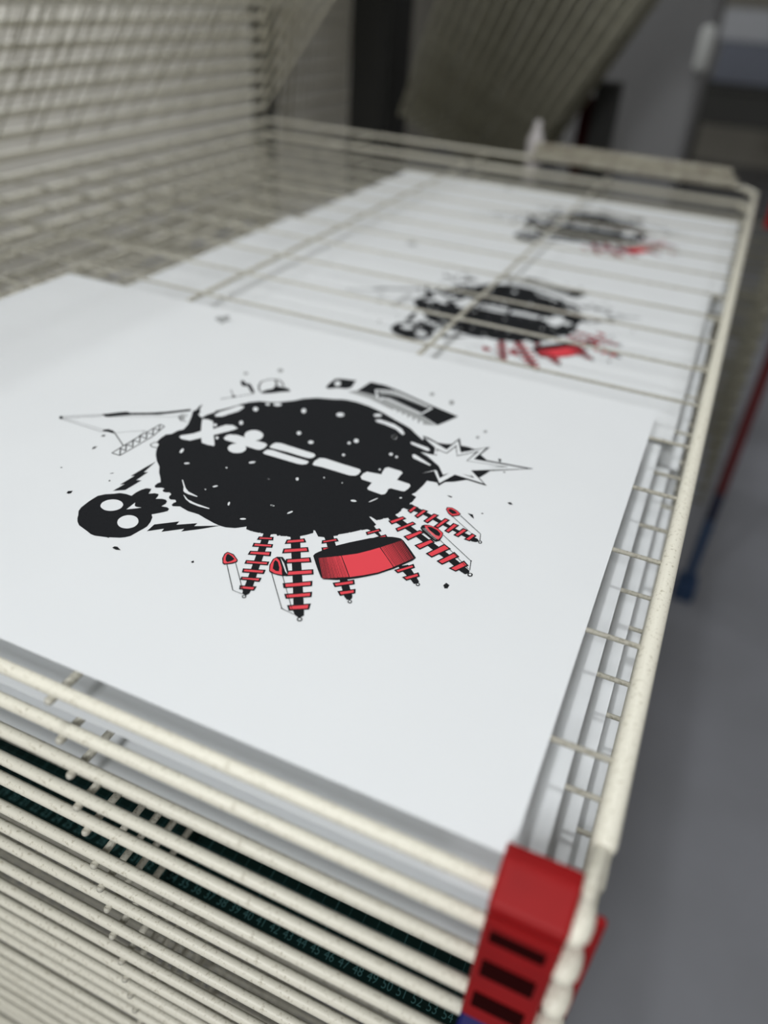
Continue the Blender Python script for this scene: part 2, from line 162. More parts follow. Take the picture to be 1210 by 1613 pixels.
(2,'w',[[-5.2,-26.3,-4.8,-27,-4.7,-27.7,-4.8,-28.4,-5.1,-29,-5.6,-29.5,-6.3,-29.7,-7,-29.7,-7.8,-29.5,-8.5,-29.1,-9.1,-28.5,-9.5,-27.9,-9.6,-27.1,-9.6,-26.4,-9.2,-25.8,-8.7,-25.4,-8.1,-25.1,-7.3,-25.1,-6.5,-25.3,-5.8,-25.8],[58.6,122.9,59,121.6,59.3,120.3,59.2,119.1,58.9,118.2,58.4,117.6,57.6,117.4,56.7,117.6,55.8,118.2,55,119.1,54.2,120.2,53.7,121.5,53.5,122.8,53.5,124,53.8,124.9,54.4,125.5,55.2,125.8,56,125.6,57,125,57.8,124],[-1.1,18.5,2.6,19.9,7.2,19.7,16.2,6.7,27.4,-8.1,27.6,-9.6,23.4,-10.4,18.2,-10,11.4,-1.3,3.1,11.4],[27.5,2.6,26.9,6.8,28.2,9.4,33,11.2,47,10.8,56,11.2,58.3,9.7,58.9,5.1,57.7,1.6,54.9,0.7,42.2,1,29.8,1.1],[60.9,8.4,60.9,13,62.2,15.4,65.4,16.4,78.7,15.8,91.7,15.4,93.9,13.5,93.8,10.5,92.2,8.4,88.4,7.9,75.5,8.2,62.3,7.4],[61.3,-1,61.1,1.8,61.7,4.3,65.4,5.4,79.6,4.7,92.8,4.7,94,3.7,93.9,0.7,91.8,-1.1,88.5,-1.8,76,-1.8,63,-1.7],[97.4,2.8,96.7,6.9,97.7,12,101.1,13.5,114.8,12.8,127.7,12.5,129.5,10.5,129.7,6.2,128.4,3.6,125.1,2.2,115,2.4,104.8,2.5,98.4,1.8],[132.2,4.4,132,8.6,133.3,12.1,143.1,13.7,142.4,16.8,141.9,22.1,143.4,24.3,153,23.9,154.7,22.2,154.6,17.9,154.7,12.6,163.8,12.1,165.3,10.3,165.3,6.1,164.4,2.6,162.4,1.7,155.3,1.4,154.1,-0.2,154.6,-3.6,154.6,-6.6,152.9,-8.3,143.4,-7.5,141.8,-5.8,141.7,1.5,134.2,1.8],[34.5,-55,35,-54.7,37.5,-57.1,42,-61.5,46,-64.1,50,-64.9,53.9,-65.7,53.8,-66.4,47.3,-66.5,44.4,-65.9,42.8,-64.9,40.3,-61.1],[45.2,-68.3,46.2,-68.7,50.8,-71.4,57,-72.5,62.4,-72.7,67.6,-72.9,67.6,-73.7,60.6,-74.4,54,-73.8,49.2,-71.6],[3,28,3.2,33.8,7,41.8,9.5,49.2,13.3,50.5,15,48.5,14.5,41.4,11.5,34.9,8.6,28.4,5,26.3],[108.2,80.7,111,83.4,123.3,81.9,130.8,77.9,135,73,135.1,70,132.5,71.6,127,75.6,117.3,78,110.2,78.6],[109.3,90.1,109.5,89.4,109.4,88.6,109,87.8,108.4,87,107.6,86.4,106.7,86,105.8,85.9,105,86,104.4,86.4,104,87,103.8,87.7,103.9,88.5,104.3,89.3,104.9,90.1,105.7,90.6,106.6,91,107.4,91.2,108.3,91,108.9,90.7],[12.4,-22.7,13.1,-23.4,13.8,-24.6,14.3,-26.1,14.4,-27.5,14.2,-28.3,13.7,-28.3,12.9,-27.7,12.2,-26.4,11.8,-24.9,11.6,-23.6,11.8,-22.8],[26.8,-36,27,-36.5,26.6,-37.2,26,-37.9,25.2,-38.3,24.4,-38.4,23.9,-38.1,23.8,-37.5,24.1,-36.8,24.7,-36.2,25.5,-35.8,26.3,-35.7],[51.2,-28.7,51.4,-29.2,51.4,-29.6,51.3,-29.8,51,-29.9,50.6,-29.6,50.2,-29.2,50,-28.8,50,-28.4,50.1,-28.1,50.4,-28.1,50.8,-28.3],[63.2,-13.5,63.3,-14.2,63,-15.1,62.3,-16,61.4,-16.7,60.6,-16.9,60,-16.7,59.8,-16,60.2,-15,60.9,-14.1,61.8,-13.4,62.6,-13.2],[82.2,-27.2,82.3,-27.6,82.3,-28,82.2,-28.2,81.9,-28.3,81.5,-28.1,81.2,-27.8,81.1,-27.3,81.1,-27,81.2,-26.7,81.5,-26.7,81.9,-26.9],[57.9,-49.7,58,-50.2,57.8,-50.9,57.4,-51.7,56.8,-52.3,56.2,-52.5,55.8,-52.4,55.6,-51.9,55.8,-51.2,56.3,-50.4,56.9,-49.8,57.5,-49.5],[54,-56.8,54.2,-57.1,54.2,-57.4,54,-57.6,53.8,-57.6,53.5,-57.4,53.2,-57.2,53.1,-56.9,53.1,-56.6,53.2,-56.4,53.4,-56.3,53.7,-56.5],[74.2,-61.3,74.6,-61.6,75.2,-62.3,75.6,-63.3,75.9,-64.2,75.9,-64.9,75.6,-65.1,75.2,-64.8,74.7,-64.1,74.2,-63.2,74,-62.2,74,-61.5],[92.6,-71.8,92.6,-72.2,92.2,-72.8,91.5,-73.4,90.6,-73.7,89.8,-73.8,89.4,-73.5,89.4,-73,89.8,-72.5,90.6,-71.9,91.4,-71.6,92.2,-71.5],[99.8,-52.1,99.8,-52.4,99.5,-52.7,99,-52.9,98.4,-52.8,97.9,-52.6,97.6,-52.2,97.6,-51.9,97.9,-51.6,98.4,-51.4,99,-51.5,99.5,-51.7],[12.9,16.3,13.4,15.3,13.4,14.4,13,13.8,12.3,13.7,11.4,14.2,10.6,15,10.2,16,10.2,16.9,10.6,17.4,11.3,17.5,12.2,17.1],[24.2,1.3,24.7,0.4,24.8,-0.4,24.5,-0.9,23.9,-0.9,23.2,-0.5,22.5,0.3,22,1.2,21.9,2.1,22.2,2.5,22.8,2.6,23.5,2.1],[82.1,-27.3,82.2,-27.6,82.2,-28,82,-28.2,81.8,-28.2,81.4,-28.1,81.2,-27.8,81,-27.4,81,-27,81.2,-26.8,81.5,-26.8,81.8,-26.9],[98.4,-17.9,98.7,-18.8,98.7,-19.5,98.4,-19.9,97.9,-20,97.3,-19.6,96.7,-18.8,96.4,-18,96.4,-17.2,96.7,-16.8,97.2,-16.8,97.8,-17.2],[112.3,-8.2,112.5,-8.6,112.5,-8.9,112.3,-9.1,112.1,-9.1,111.8,-9,111.6,-8.6,111.4,-8.2,111.4,-7.9,111.6,-7.7,111.8,-7.6,112.1,-7.8],[125.3,-8,125.4,-8.4,125.4,-8.6,125.2,-8.8,125.1,-8.8,124.8,-8.7,124.6,-8.4,124.6,-8.1,124.6,-7.8,124.7,-7.6,124.9,-7.6,125.1,-7.8],[100.5,-52,100.4,-52.3,100.1,-52.6,99.5,-52.8,98.8,-52.8,98.2,-52.6,97.9,-52.4,97.9,-52,98.3,-51.7,98.9,-51.5,99.6,-51.5,100.1,-51.6],[113,-51.4,113.2,-52,113,-52.9,112.6,-54,112.1,-54.8,111.6,-55.3,111.2,-55.3,111,-54.7,111.1,-53.8,111.5,-52.7,112.1,-51.8,112.6,-51.4],[142.2,-22.8,142.2,-23.4,141.6,-24,140.8,-24.3,139.8,-24.4,139,-24.2,138.6,-23.8,138.6,-23.3,139.1,-22.7,140,-22.3,141,-22.2,141.8,-22.4],[152.6,-13,152.6,-13.7,152.1,-15.2,151.3,-17,150.4,-18.8,149.7,-19.9,149.3,-20.2,149.4,-19.5,149.8,-18,150.6,-16.2,151.5,-14.4,152.2,-13.2],[165.8,-5.2,165.9,-5.6,165.8,-6.1,165.5,-6.4,165.1,-6.6,164.7,-6.6,164.4,-6.3,164.4,-5.9,164.5,-5.4,164.8,-5,165.2,-4.9,165.6,-4.9],[140.2,19.1,140.3,18.5,140.3,18,140,17.7,139.6,17.6,139.2,17.9,138.9,18.4,138.7,19,138.8,19.6,139,19.9,139.4,19.9,139.8,19.6],[84.2,28.9,84.5,27.8,84.3,26.7,83.6,26,82.7,25.8,81.7,26.1,80.9,27,80.6,28.2,80.8,29.2,81.5,30,82.4,30.2,83.4,29.8],[70.4,35.9,70.8,34.7,70.8,33.6,70.3,32.9,69.4,32.8,68.5,33.4,67.7,34.4,67.2,35.6,67.3,36.7,67.8,37.4,68.6,37.5,69.6,37],[110.8,46.5,111.2,45,111.1,43.8,110.5,43,109.6,42.9,108.6,43.5,107.8,44.7,107.4,46.1,107.4,47.4,108,48.2,109,48.3,110,47.6],[107.3,40.9,107.6,40,107.5,39.1,107.1,38.6,106.5,38.5,105.8,39,105.3,39.7,105,40.7,105,41.5,105.4,42,106,42.1,106.7,41.7],[111,24.3,111.2,23.5,111.2,22.8,110.8,22.3,110.3,22.3,109.7,22.6,109.2,23.3,108.9,24.1,109,24.8,109.4,25.3,109.9,25.3,110.5,25],[139.3,41.6,139.6,40.6,139.4,39.8,138.9,39.2,138.2,39.1,137.6,39.5,137,40.2,136.8,41.2,137,42,137.4,42.6,138.1,42.7,138.8,42.3],[143.8,39.9,144,39.1,144,38.4,143.7,38,143.2,37.9,142.6,38.3,142.2,39,142,39.8,142,40.5,142.4,41,142.9,41,143.4,40.6],[132.1,65.5,132.5,64,132.3,62.7,131.7,61.9,130.8,61.8,129.8,62.5,129,63.8,128.6,65.2,128.8,66.6,129.4,67.4,130.3,67.5,131.3,66.8],[36.4,67.2,36.7,65.8,36.2,64.4,35.1,63.3,33.6,62.8,32.1,63.1,31.1,64,30.8,65.3,31.2,66.8,32.4,67.9,33.9,68.4,35.4,68.1],[25.2,51.8,25.8,50.3,25.9,48.9,25.3,48,24.3,47.9,23.1,48.6,22,49.9,21.3,51.4,21.2,52.8,21.8,53.7,22.9,53.8,24.1,53.1],[27,28.4,27.7,27,27.8,25.7,27.5,25,26.6,25,25.6,25.7,24.6,27,23.9,28.4,23.7,29.6,24.1,30.3,25,30.3,26,29.6],[57.2,67.5,57.8,65.7,57.9,64.2,57.4,63.4,56.5,63.4,55.3,64.2,54.2,65.7,53.5,67.5,53.4,69,53.9,69.9,54.9,69.9,56.1,69],[84.5,76.6,84.9,74.9,84.5,73.3,83.4,72.1,82,71.8,80.5,72.3,79.4,73.6,79,75.2,79.4,76.9,80.5,78,81.9,78.4,83.4,77.8],[132.7,64.2,132.8,62.7,132.4,61.8,131.5,61.5,130.5,62,129.5,63.2,128.9,64.8,128.8,66.2,129.2,67.2,130.1,67.5,131.2,67,132.1,65.7],[28.7,63,29,62.1,28.8,61.2,28.2,60.5,27.3,60.3,26.4,60.6,25.8,61.3,25.5,62.2,25.6,63.1,26.3,63.8,27.1,64,28,63.7],[20.5,-94.2,21.2,-95.3,21.7,-96.6,21.9,-97.9,21.7,-99.2,21.2,-100.5,20.4,-101.6,19.3,-102.6,18.1,-103.3,16.7,-103.8,15.2,-104,13.8,-103.8,12.4,-103.4,11.1,-102.8,10,-101.9,9.3,-100.8,8.8,-99.5,8.6,-98.2,8.8,-96.9,9.2,-95.6,10,-94.4,11.1,-93.4,12.4,-92.7,13.8,-92.2,15.3,-92,16.8,-92.2,18.2,-92.6,19.4,-93.3],[39,-103.3,39.9,-104.5,40.5,-105.8,40.8,-107.2,40.8,-108.6,40.5,-109.9,39.8,-111,38.9,-112,37.8,-112.7,36.5,-113.1,35.1,-113.3,33.7,-113.1,32.3,-112.6,31,-111.8,29.9,-110.8,29,-109.6,28.3,-108.3,28,-106.9,28,-105.5,28.3,-104.2,28.9,-103,29.8,-102,31,-101.3,32.3,-100.8,33.7,-100.7,35.2,-100.9,36.6,-101.4,37.9,-102.2],[25.6,-97.4,25.5,-93.6,25.4,-89.2,27.4,-92.2,29.2,-92.5,32,-91.7,30.1,-93.6]]),
(2,'g',[[187.3,106.3,187.4,105.6,187.4,105,187.3,104.4,187,103.9,186.7,103.6,186.3,103.5,185.9,103.6,185.5,103.8,185.1,104.3,184.8,104.9,184.7,105.6,184.7,106.2,184.8,106.8,185.1,107.3,185.4,107.6,185.8,107.8,186.2,107.7,186.6,107.4,187,106.9],[184.9,95.1,185.1,94.4,185.1,93.8,185,93.2,184.7,92.7,184.4,92.4,184,92.3,183.6,92.4,183.2,92.7,182.8,93.1,182.5,93.7,182.4,94.3,182.4,95,182.5,95.6,182.8,96,183.1,96.3,183.5,96.5,183.9,96.4,184.3,96.1,184.7,95.6],[-103.5,185.1,-104.1,192.3,-99.3,193.5,-100.1,198.8,-94.8,198.4,-93.3,191.7,-87.3,190,-91.2,185.5,-90.7,178.4,-97,181.8]]),
(2.5,'g',[[89,127.7,100.9,134.1,107.8,132.7,135.2,123,134.2,119.1,111.1,124.9,100.8,124.8,93.9,121.4],[98.4,117.3,102.9,120,133.5,109.5,132.9,106.2,116.7,111.6,101.3,114.2]]),
(3,'w',[[94.8,112.8,87,126.6,88.4,127.4,96.2,113.6],[87.4,127.7,93.9,130.8,94.6,129.4,88.1,126.2],[94.2,130.9,102.3,131.5,102.4,129.9,94.3,129.3],[102.6,131.5,138.3,121.5,137.9,120,102.1,130],[138.9,120.5,135.2,106.9,133.7,107.4,137.3,121],[134.2,106.4,109.2,113.5,109.6,115.1,134.7,107.9],[109.2,113.5,98,116.9,98.4,118.4,109.7,115.1],[99,117.7,99.2,111.4,97.6,111.3,97.4,117.6],[116.6,101.1,117,100,117.3,98.9,117.3,97.9,117.2,97.2,116.9,96.8,116.5,96.8,115.9,97.1,115.3,97.7,114.7,98.6,114.2,99.7,113.8,100.9,113.5,102,113.4,103,113.5,103.7,113.8,104.1,114.3,104.1,114.8,103.8,115.4,103.1,116,102.2],[121.5,99.8,122,98.6,122.2,97.5,122.3,96.6,122.2,95.9,121.9,95.5,121.4,95.4,120.9,95.8,120.3,96.4,119.7,97.3,119.2,98.4,118.7,99.5,118.5,100.6,118.4,101.6,118.5,102.3,118.8,102.7,119.3,102.7,119.8,102.4,120.4,101.8,121,100.8],[126.5,98.4,126.8,97.3,127.1,96.2,127.2,95.2,127,94.5,126.8,94.2,126.3,94.1,125.8,94.4,125.2,95,124.6,95.9,124.1,97,123.7,98.2,123.4,99.2,123.4,100.2,123.5,100.9,123.8,101.3,124.2,101.3,124.8,101,125.4,100.4,125.9,99.5],[131.3,97.1,131.7,95.9,132,94.8,132,93.9,131.9,93.2,131.6,92.8,131.2,92.8,130.6,93.1,130,93.7,129.5,94.6,129,95.7,128.6,96.8,128.3,97.9,128.3,98.8,128.4,99.5,128.7,99.9,129.1,100,129.7,99.7,130.2,99,130.8,98.1],[136.2,95.7,136.5,94.6,136.8,93.5,136.8,92.6,136.7,91.9,136.4,91.5,136,91.5,135.4,91.8,134.9,92.4,134.3,93.3,133.8,94.3,133.4,95.5,133.2,96.6,133.1,97.5,133.3,98.2,133.6,98.6,134,98.6,134.5,98.3,135.1,97.7,135.7,96.8],[141,94.4,141.3,93.3,141.5,92.2,141.6,91.3,141.5,90.6,141.2,90.2,140.7,90.2,140.2,90.5,139.6,91.1,139.1,92,138.6,93,138.2,94.2,138,95.2,138,96.2,138.1,96.9,138.4,97.2,138.8,97.3,139.4,97,139.9,96.4,140.5,95.5],[91,108.1,91.2,107.5,91.3,107,91.2,106.5,91,106,90.7,105.7,90.3,105.6,89.9,105.7,89.4,105.9,89.1,106.3,88.8,106.8,88.6,107.3,88.5,107.9,88.6,108.4,88.8,108.8,89.1,109.1,89.5,109.2,89.9,109.2,90.4,109,90.7,108.6],[94.7,106.9,94.8,106.4,94.9,105.8,94.8,105.3,94.6,104.9,94.3,104.6,93.9,104.5,93.5,104.5,93.1,104.7,92.7,105.1,92.4,105.6,92.2,106.1,92.2,106.7,92.2,107.2,92.4,107.6,92.8,107.9,93.1,108.1,93.6,108,94,107.8,94.4,107.4],[98.3,105.8,98.4,105.2,98.5,104.7,98.4,104.1,98.2,103.7,97.9,103.4,97.5,103.3,97.1,103.4,96.7,103.6,96.3,103.9,96,104.4,95.8,105,95.8,105.5,95.8,106,96.1,106.5,96.4,106.8,96.8,106.9,97.2,106.8,97.6,106.6,98,106.2],[149.9,74.6,159.4,71.3,170,66.2,172.7,82.8,180.1,67.4,193.9,82.5,191.1,63.3,227.1,69.4,194.1,48.2,206.8,36.7,186.2,37.7,180.8,22.6,172.4,35.2,166.5,28.6,172.5,36.6,173.9,36.2,178.9,28.3,179.9,31.3,172.5,42.8,166.1,57,164.8,54.8,162,64.8,154.3,70.6],[0.4,-11.1,0.2,-8.7,5.8,-2.5,8.5,3.6,14,9.8,18.2,19.4,22.9,21.6,28.3,19.4,26.4,14.7,19.7,3.9,14.5,-3.8,9.7,-11.6,3.5,-12.7],[49.1,19.7,50,17.5,50.3,15.3,49.9,13.2,48.8,11.4,47.3,10.1,45.4,9.4,43.2,9.4,41.1,10,39.2,11.3,37.7,13.1,36.8,15.2,36.4,17.4,36.8,19.6,37.8,21.4,39.4,22.8,41.4,23.5,43.5,23.5,45.7,22.8,47.6,21.5],[48.4,-1.4,49.2,-3.2,49.4,-5.2,49,-7.1,48,-8.7,46.5,-9.9,44.7,-10.6,42.7,-10.7,40.7,-10.2,39,-9.1,37.6,-7.6,36.8,-5.7,36.5,-3.8,36.9,-1.9,37.9,-0.2,39.4,1,41.3,1.7,43.3,1.8,45.3,1.3,47,0.2]]),
(3,'k',[[108.5,-77.6,112.4,-75.5,118,-91.1,123.2,-106.7,128.9,-122.8,130.2,-128.2,129.4,-130.3,126.9,-130,125.9,-127.5,121.4,-114.2,114.9,-95],[122.7,-71.7,127.6,-69,140.3,-90.8,148.7,-104.4,162.4,-127.4,163.6,-129.7,162.8,-131.8,161.7,-132.4,158.6,-131.2,154.4,-124.4,144.8,-108.1,132.6,-88],[140.5,-63.3,144.6,-59.9,149.2,-66.7,165.7,-87.1,179.1,-104.8,179.6,-106.5,179.2,-108.2,177.5,-108.6,175.1,-106.8,166.8,-95.7,147.2,-72.3],[160.2,-44.9,162.8,-41.6,172.9,-50.4,192.6,-68.5,195.1,-66.1,202.8,-73.4,206,-76.8,206.2,-78.7,204.2,-80,201.5,-77.7,191.8,-71.1,170.9,-50.3],[167.8,-31.1,169.6,-24.9,175.1,-27.4,189,-34.4,206,-42.8,218.7,-49.3,227.8,-54.8,228.2,-56.9,226.5,-58.8,223.6,-57.7,212.2,-51.1,200.8,-45.7,184.5,-36.9,171.3,-31.4],[170.5,-12.4,173.7,-9,192.3,-14.9,208.6,-20.8,222.4,-23.8,223.9,-25.6,222.5,-27.3,220.1,-27.9,215.8,-26,200.1,-21.1,184.5,-16.2,172.7,-14.9]]),
(4,'k',[[163,64,171.4,61.9,173.9,75.9,179.3,62.4,191.1,76.3,187.9,59.1,215.9,65.3,189,49,199.3,39.8,183.4,41.4,179.7,30.7,172.3,42.1,165.2,53.8,167,55.4],[108.4,-83.2,116.1,-79.5,117.6,-82.5,109.1,-86.4],[109,-89.8,119.4,-85.6,120.6,-88.7,110.1,-93.2],[111.1,-97,122.1,-92,123.8,-95.9,111.8,-100.6],[113.6,-105.1,125.7,-100.3,126.6,-103.6,114.5,-108.3],[116.1,-112.1,127.6,-107.4,128.6,-111,117.4,-115.4],[119,-118.5,129.2,-114.2,130,-117.8,119.8,-121],[122.1,-124.9,130.6,-121.5,131.2,-125.2,123.7,-127.9],[130.1,-130.9,130.2,-131.3,130.3,-131.7,130.2,-132,130,-132.3,129.7,-132.6,129.4,-132.7,129,-132.7,128.6,-132.6,128.3,-132.3,128,-132,127.9,-131.6,127.8,-131.3,127.9,-130.9,128.1,-130.6,128.4,-130.4,128.7,-130.3,129.1,-130.3,129.5,-130.4,129.8,-130.6],[124,-78.2,132.4,-72.2,135.1,-75.1,125,-82.4],[126.6,-86.4,138.1,-78.5,140.7,-82.1,128.1,-90.6],[132.5,-93.9,143.8,-86.1,146.5,-89.8,134.4,-97.7],[138.2,-102.6,150.2,-94.7,152.5,-98.6,139.8,-107.1],[141.3,-112.8,154.5,-103.6,156.4,-107.6,143.9,-116.2],[146.4,-120,158.6,-111.5,160.3,-115.5,149.1,-123],[152.1,-127,162.4,-120,163.8,-124.6,155.1,-130.3],[164.3,-132.6,164.4,-133,164.5,-133.5,164.4,-133.9,164.1,-134.3,163.8,-134.6,163.3,-134.7,162.9,-134.7,162.4,-134.6,162,-134.3,161.7,-133.9,161.6,-133.5,161.5,-133,161.7,-132.6,161.9,-132.2,162.3,-131.9,162.7,-131.8,163.2,-131.8,163.6,-131.9,164,-132.2],[142.2,-69.1,148.8,-63,151.1,-65.2,143.4,-72.1],[145,-75.2,149.5,-72,151.2,-74.6,146.8,-77.9],[164.8,-100,174,-92,176,-95.5,167.4,-102.7],[170.1,-104.9,178,-98.6,179.5,-102.1,173.1,-107.7],[180.8,-108.7,180.9,-109.1,180.9,-109.5,180.8,-109.9,180.6,-110.2,180.3,-110.5,179.9,-110.6,179.6,-110.6,179.2,-110.4,178.9,-110.2,178.6,-109.9,178.5,-109.5,178.5,-109.1,178.6,-108.7,178.8,-108.4,179.1,-108.1,179.5,-108,179.9,-108,180.2,-108.1,180.6,-108.4],[161,-49.6,166.8,-42.1,169,-44.3,163,-52],[166.9,-53.4,172.4,-45.9,175.6,-48.9,170.4,-55.2],[189.9,-74.2,197.5,-64,199.7,-66.8,192.8,-75.9],[196.2,-77.8,202.8,-69.6,204.9,-72.7,199.6,-79.5],[168.2,-32.7,174.2,-23.8,177.2,-25.1,171.6,-35.3],[175,-37.7,181.7,-26.1,184.6,-27.5,177.6,-40.5],[207.4,-78.9,207.5,-79.3,207.5,-79.7,207.4,-80.1,207.2,-80.4,206.9,-80.7,206.5,-80.8,206.1,-80.8,205.8,-80.6,205.5,-80.4,205.3,-80,205.2,-79.6,205.2,-79.2,205.3,-78.8,205.6,-78.4,205.9,-78.2,206.2,-78.1,206.6,-78.1,206.9,-78.2,207.2,-78.5],[182.4,-42.8,188.8,-32,192.3,-33.2,186.5,-45.4],[191.4,-47.8,197.8,-37,201.2,-39.2,195.8,-50.2],[200.1,-51.9,206.5,-38,211.7,-40.7,204.6,-53.8],[208.1,-55.4,214.4,-42.4,218.5,-45.4,212.2,-57.1],[216.5,-58.2,222,-47.4,225.9,-50.6,221.1,-59.2],[230.5,-57.2,230.6,-57.7,230.6,-58.3,230.4,-58.8,230.1,-59.2,229.7,-59.5,229.2,-59.7,228.8,-59.6,228.4,-59.4,228,-59.1,227.8,-58.6,227.7,-58.1,227.7,-57.6,227.9,-57,228.2,-56.6,228.6,-56.3,229,-56.2,229.5,-56.2,229.9,-56.4,230.3,-56.7],[174.2,-17.2,175.7,-10.1,179.2,-10.2,177.4,-18.8],[180.1,-20.1,182.2,-10.7,186.1,-10.9,183.1,-21.8],[187,-22.6,189.9,-11.7,193.7,-12.1,190.5,-23.7],[194.7,-24.7,197.8,-12.9,201.4,-13.7,197.9,-25.5],[201.9,-25.9,204.1,-15.4,208.3,-16.1,205.2,-26.9],[208.2,-27.2,211.1,-17.5,214.8,-18.4,211.7,-28],[215.2,-28.2,217.7,-19.9,221,-21.3,219,-28.5],[225.8,-25.7,225.9,-26.2,225.9,-26.6,225.8,-27,225.5,-27.4,225.2,-27.6,224.9,-27.8,224.5,-27.7,224.2,-27.5,223.9,-27.2,223.7,-26.8,223.6,-26.4,223.7,-25.9,223.8,-25.5,224,-25.2,224.3,-24.9,224.7,-24.8,225,-24.8,225.4,-25,225.7,-25.3]]),
(5,'w',[[164.5,62.5,172,60.8,174.4,72.8,179.4,61,189.4,72.9,187.3,58.4,211.5,63.5,190.8,48.7,197.1,41,183.8,40.3,179.4,33.2,173,42.5,162.2,50.3,155.2,53.7,166.7,54.7],[151.4,47.2,152.8,48.9,167.8,41.3,167.3,39.8,153.7,43.5],[143.6,63,144.6,63.9,157.6,62,160.3,59.2,158.6,57.4,145.5,60.6],[129.6,-131.2,129.6,-131.4,129.7,-131.6,129.6,-131.7,129.5,-131.9,129.4,-132,129.2,-132.1,129,-132.1,128.8,-132,128.7,-131.9,128.5,-131.7,128.5,-131.6,128.4,-131.4,128.5,-131.2,128.6,-131,128.7,-130.9,128.9,-130.9,129.1,-130.9,129.3,-130.9,129.4,-131],[163.6,-132.9,163.7,-133.2,163.7,-133.4,163.7,-133.6,163.6,-133.8,163.4,-133.9,163.2,-134,162.9,-134,162.7,-133.9,162.5,-133.8,162.4,-133.6,162.3,-133.4,162.3,-133.1,162.3,-132.9,162.5,-132.7,162.6,-132.6,162.9,-132.5,163.1,-132.5,163.3,-132.6,163.5,-132.7],[180.2,-109,180.3,-109.2,180.3,-109.4,180.3,-109.6,180.2,-109.8,180,-109.9,179.8,-109.9,179.6,-109.9,179.4,-109.9,179.3,-109.7,179.2,-109.6,179.1,-109.4,179.1,-109.2,179.2,-109,179.3,-108.8,179.4,-108.7,179.6,-108.6,179.8,-108.6,180,-108.7,180.1,-108.8],[206.9,-79.1,207,-79.4,206.9,-79.6,206.9,-79.8,206.8,-79.9,206.6,-80,206.4,-80.1,206.2,-80.1,206.1,-80,205.9,-79.9,205.8,-79.7,205.8,-79.5,205.8,-79.3,205.8,-79.1,206,-78.9,206.1,-78.8,206.3,-78.8,206.5,-78.8,206.6,-78.8,206.8,-79],[229.8,-57.6,229.9,-57.8,229.8,-58.1,229.8,-58.4,229.6,-58.6,229.4,-58.7,229.2,-58.8,229,-58.8,228.8,-58.7,228.6,-58.5,228.5,-58.3,228.4,-58,228.4,-57.7,228.5,-57.5,228.7,-57.3,228.9,-57.1,229.1,-57,229.3,-57,229.5,-57.2,229.7,-57.3],[225.3,-26,225.4,-26.2,225.3,-26.4,225.3,-26.7,225.2,-26.8,225,-27,224.8,-27,224.6,-27,224.5,-26.9,224.3,-26.8,224.2,-26.6,224.2,-26.3,224.2,-26.1,224.3,-25.9,224.4,-25.7,224.6,-25.6,224.7,-25.5,224.9,-25.6,225.1,-25.6,225.2,-25.8]]),
(5,'r',[[109.5,-83.8,115.7,-80.8,116.3,-82,109.7,-85],[110.2,-90.3,118.9,-86.8,119.4,-88.2,110.7,-91.9],[112.2,-97.6,121.6,-93.2,122.5,-95.4,112.5,-99.3],[114.7,-105.7,125.1,-101.6,125.5,-103,115.1,-107.1],[117.3,-112.6,126.9,-108.7,127.4,-110.4,117.9,-114.1],[120.2,-119,128.5,-115.5,128.9,-117.1,120.4,-119.8],[123.4,-125.4,129.8,-122.8,130.2,-124.6,124.1,-126.7],[125.1,-78.6,132.3,-73.4,133.7,-75,125.6,-80.8],[127.7,-86.8,137.9,-79.8,139.4,-81.8,128.6,-89.2],[133.7,-94.2,143.6,-87.4,145.1,-89.6,134.7,-96.3],[139.4,-103,149.9,-96,151.2,-98.3,140.3,-105.6],[142.7,-113,154.1,-105,155.2,-107.3,144.1,-114.9],[147.9,-120.2,158.2,-113,159.1,-115.1,149.3,-121.8],[153.6,-127.2,161.8,-121.6,162.7,-124.2,155.2,-129],[143.3,-69.4,148.8,-64.3,149.7,-65.2,143.8,-70.5],[146.3,-75.4,149.2,-73.3,149.9,-74.4,147,-76.5],[166.2,-100.1,173.8,-93.5,174.8,-95.3,167.5,-101.4],[171.6,-105,177.6,-100.1,178.4,-101.9,173.1,-106.4],[162.2,-49.6,166.9,-43.5,167.7,-44.4,163,-50.5],[168.3,-53.1,172.6,-47.3,174.3,-49,170.1,-54],[191.3,-73.9,197.5,-65.6,198.5,-66.8,192.6,-74.7],[197.7,-77.5,202.7,-71.2,203.8,-72.7,199.3,-78.3],[169.5,-32.5,174.5,-25,175.8,-25.6,171.3,-33.9],[176.2,-37.6,182.1,-27.3,183.3,-27.9,177.4,-38.9],[183.7,-42.4,189.2,-33.2,191,-33.8,186.1,-44],[192.7,-47.5,198.1,-38.4,200,-39.6,195.4,-48.9],[201.4,-51.4,207,-39.3,210.4,-41.1,204.2,-52.6],[209.4,-54.9,214.8,-43.8,217.3,-45.7,211.8,-55.9],[217.9,-57.5,222.3,-48.9,224.7,-50.8,220.6,-58.2],[175.3,-16.6,176.5,-11,178,-11.1,176.7,-17.4],[181.2,-19.6,183,-11.7,184.8,-11.8,182.5,-20.3],[188.2,-22,190.6,-12.8,192.5,-12.9,189.8,-22.5],[195.9,-24,198.4,-14,200.2,-14.4,197.3,-24.4],[203,-25.2,204.9,-16.5,207.1,-16.9,204.6,-25.7],[209.4,-26.5,211.8,-18.7,213.6,-19.1,211,-26.8],[216.4,-27.4,218.3,-21.1,219.9,-21.8,218.3,-27.5]]),
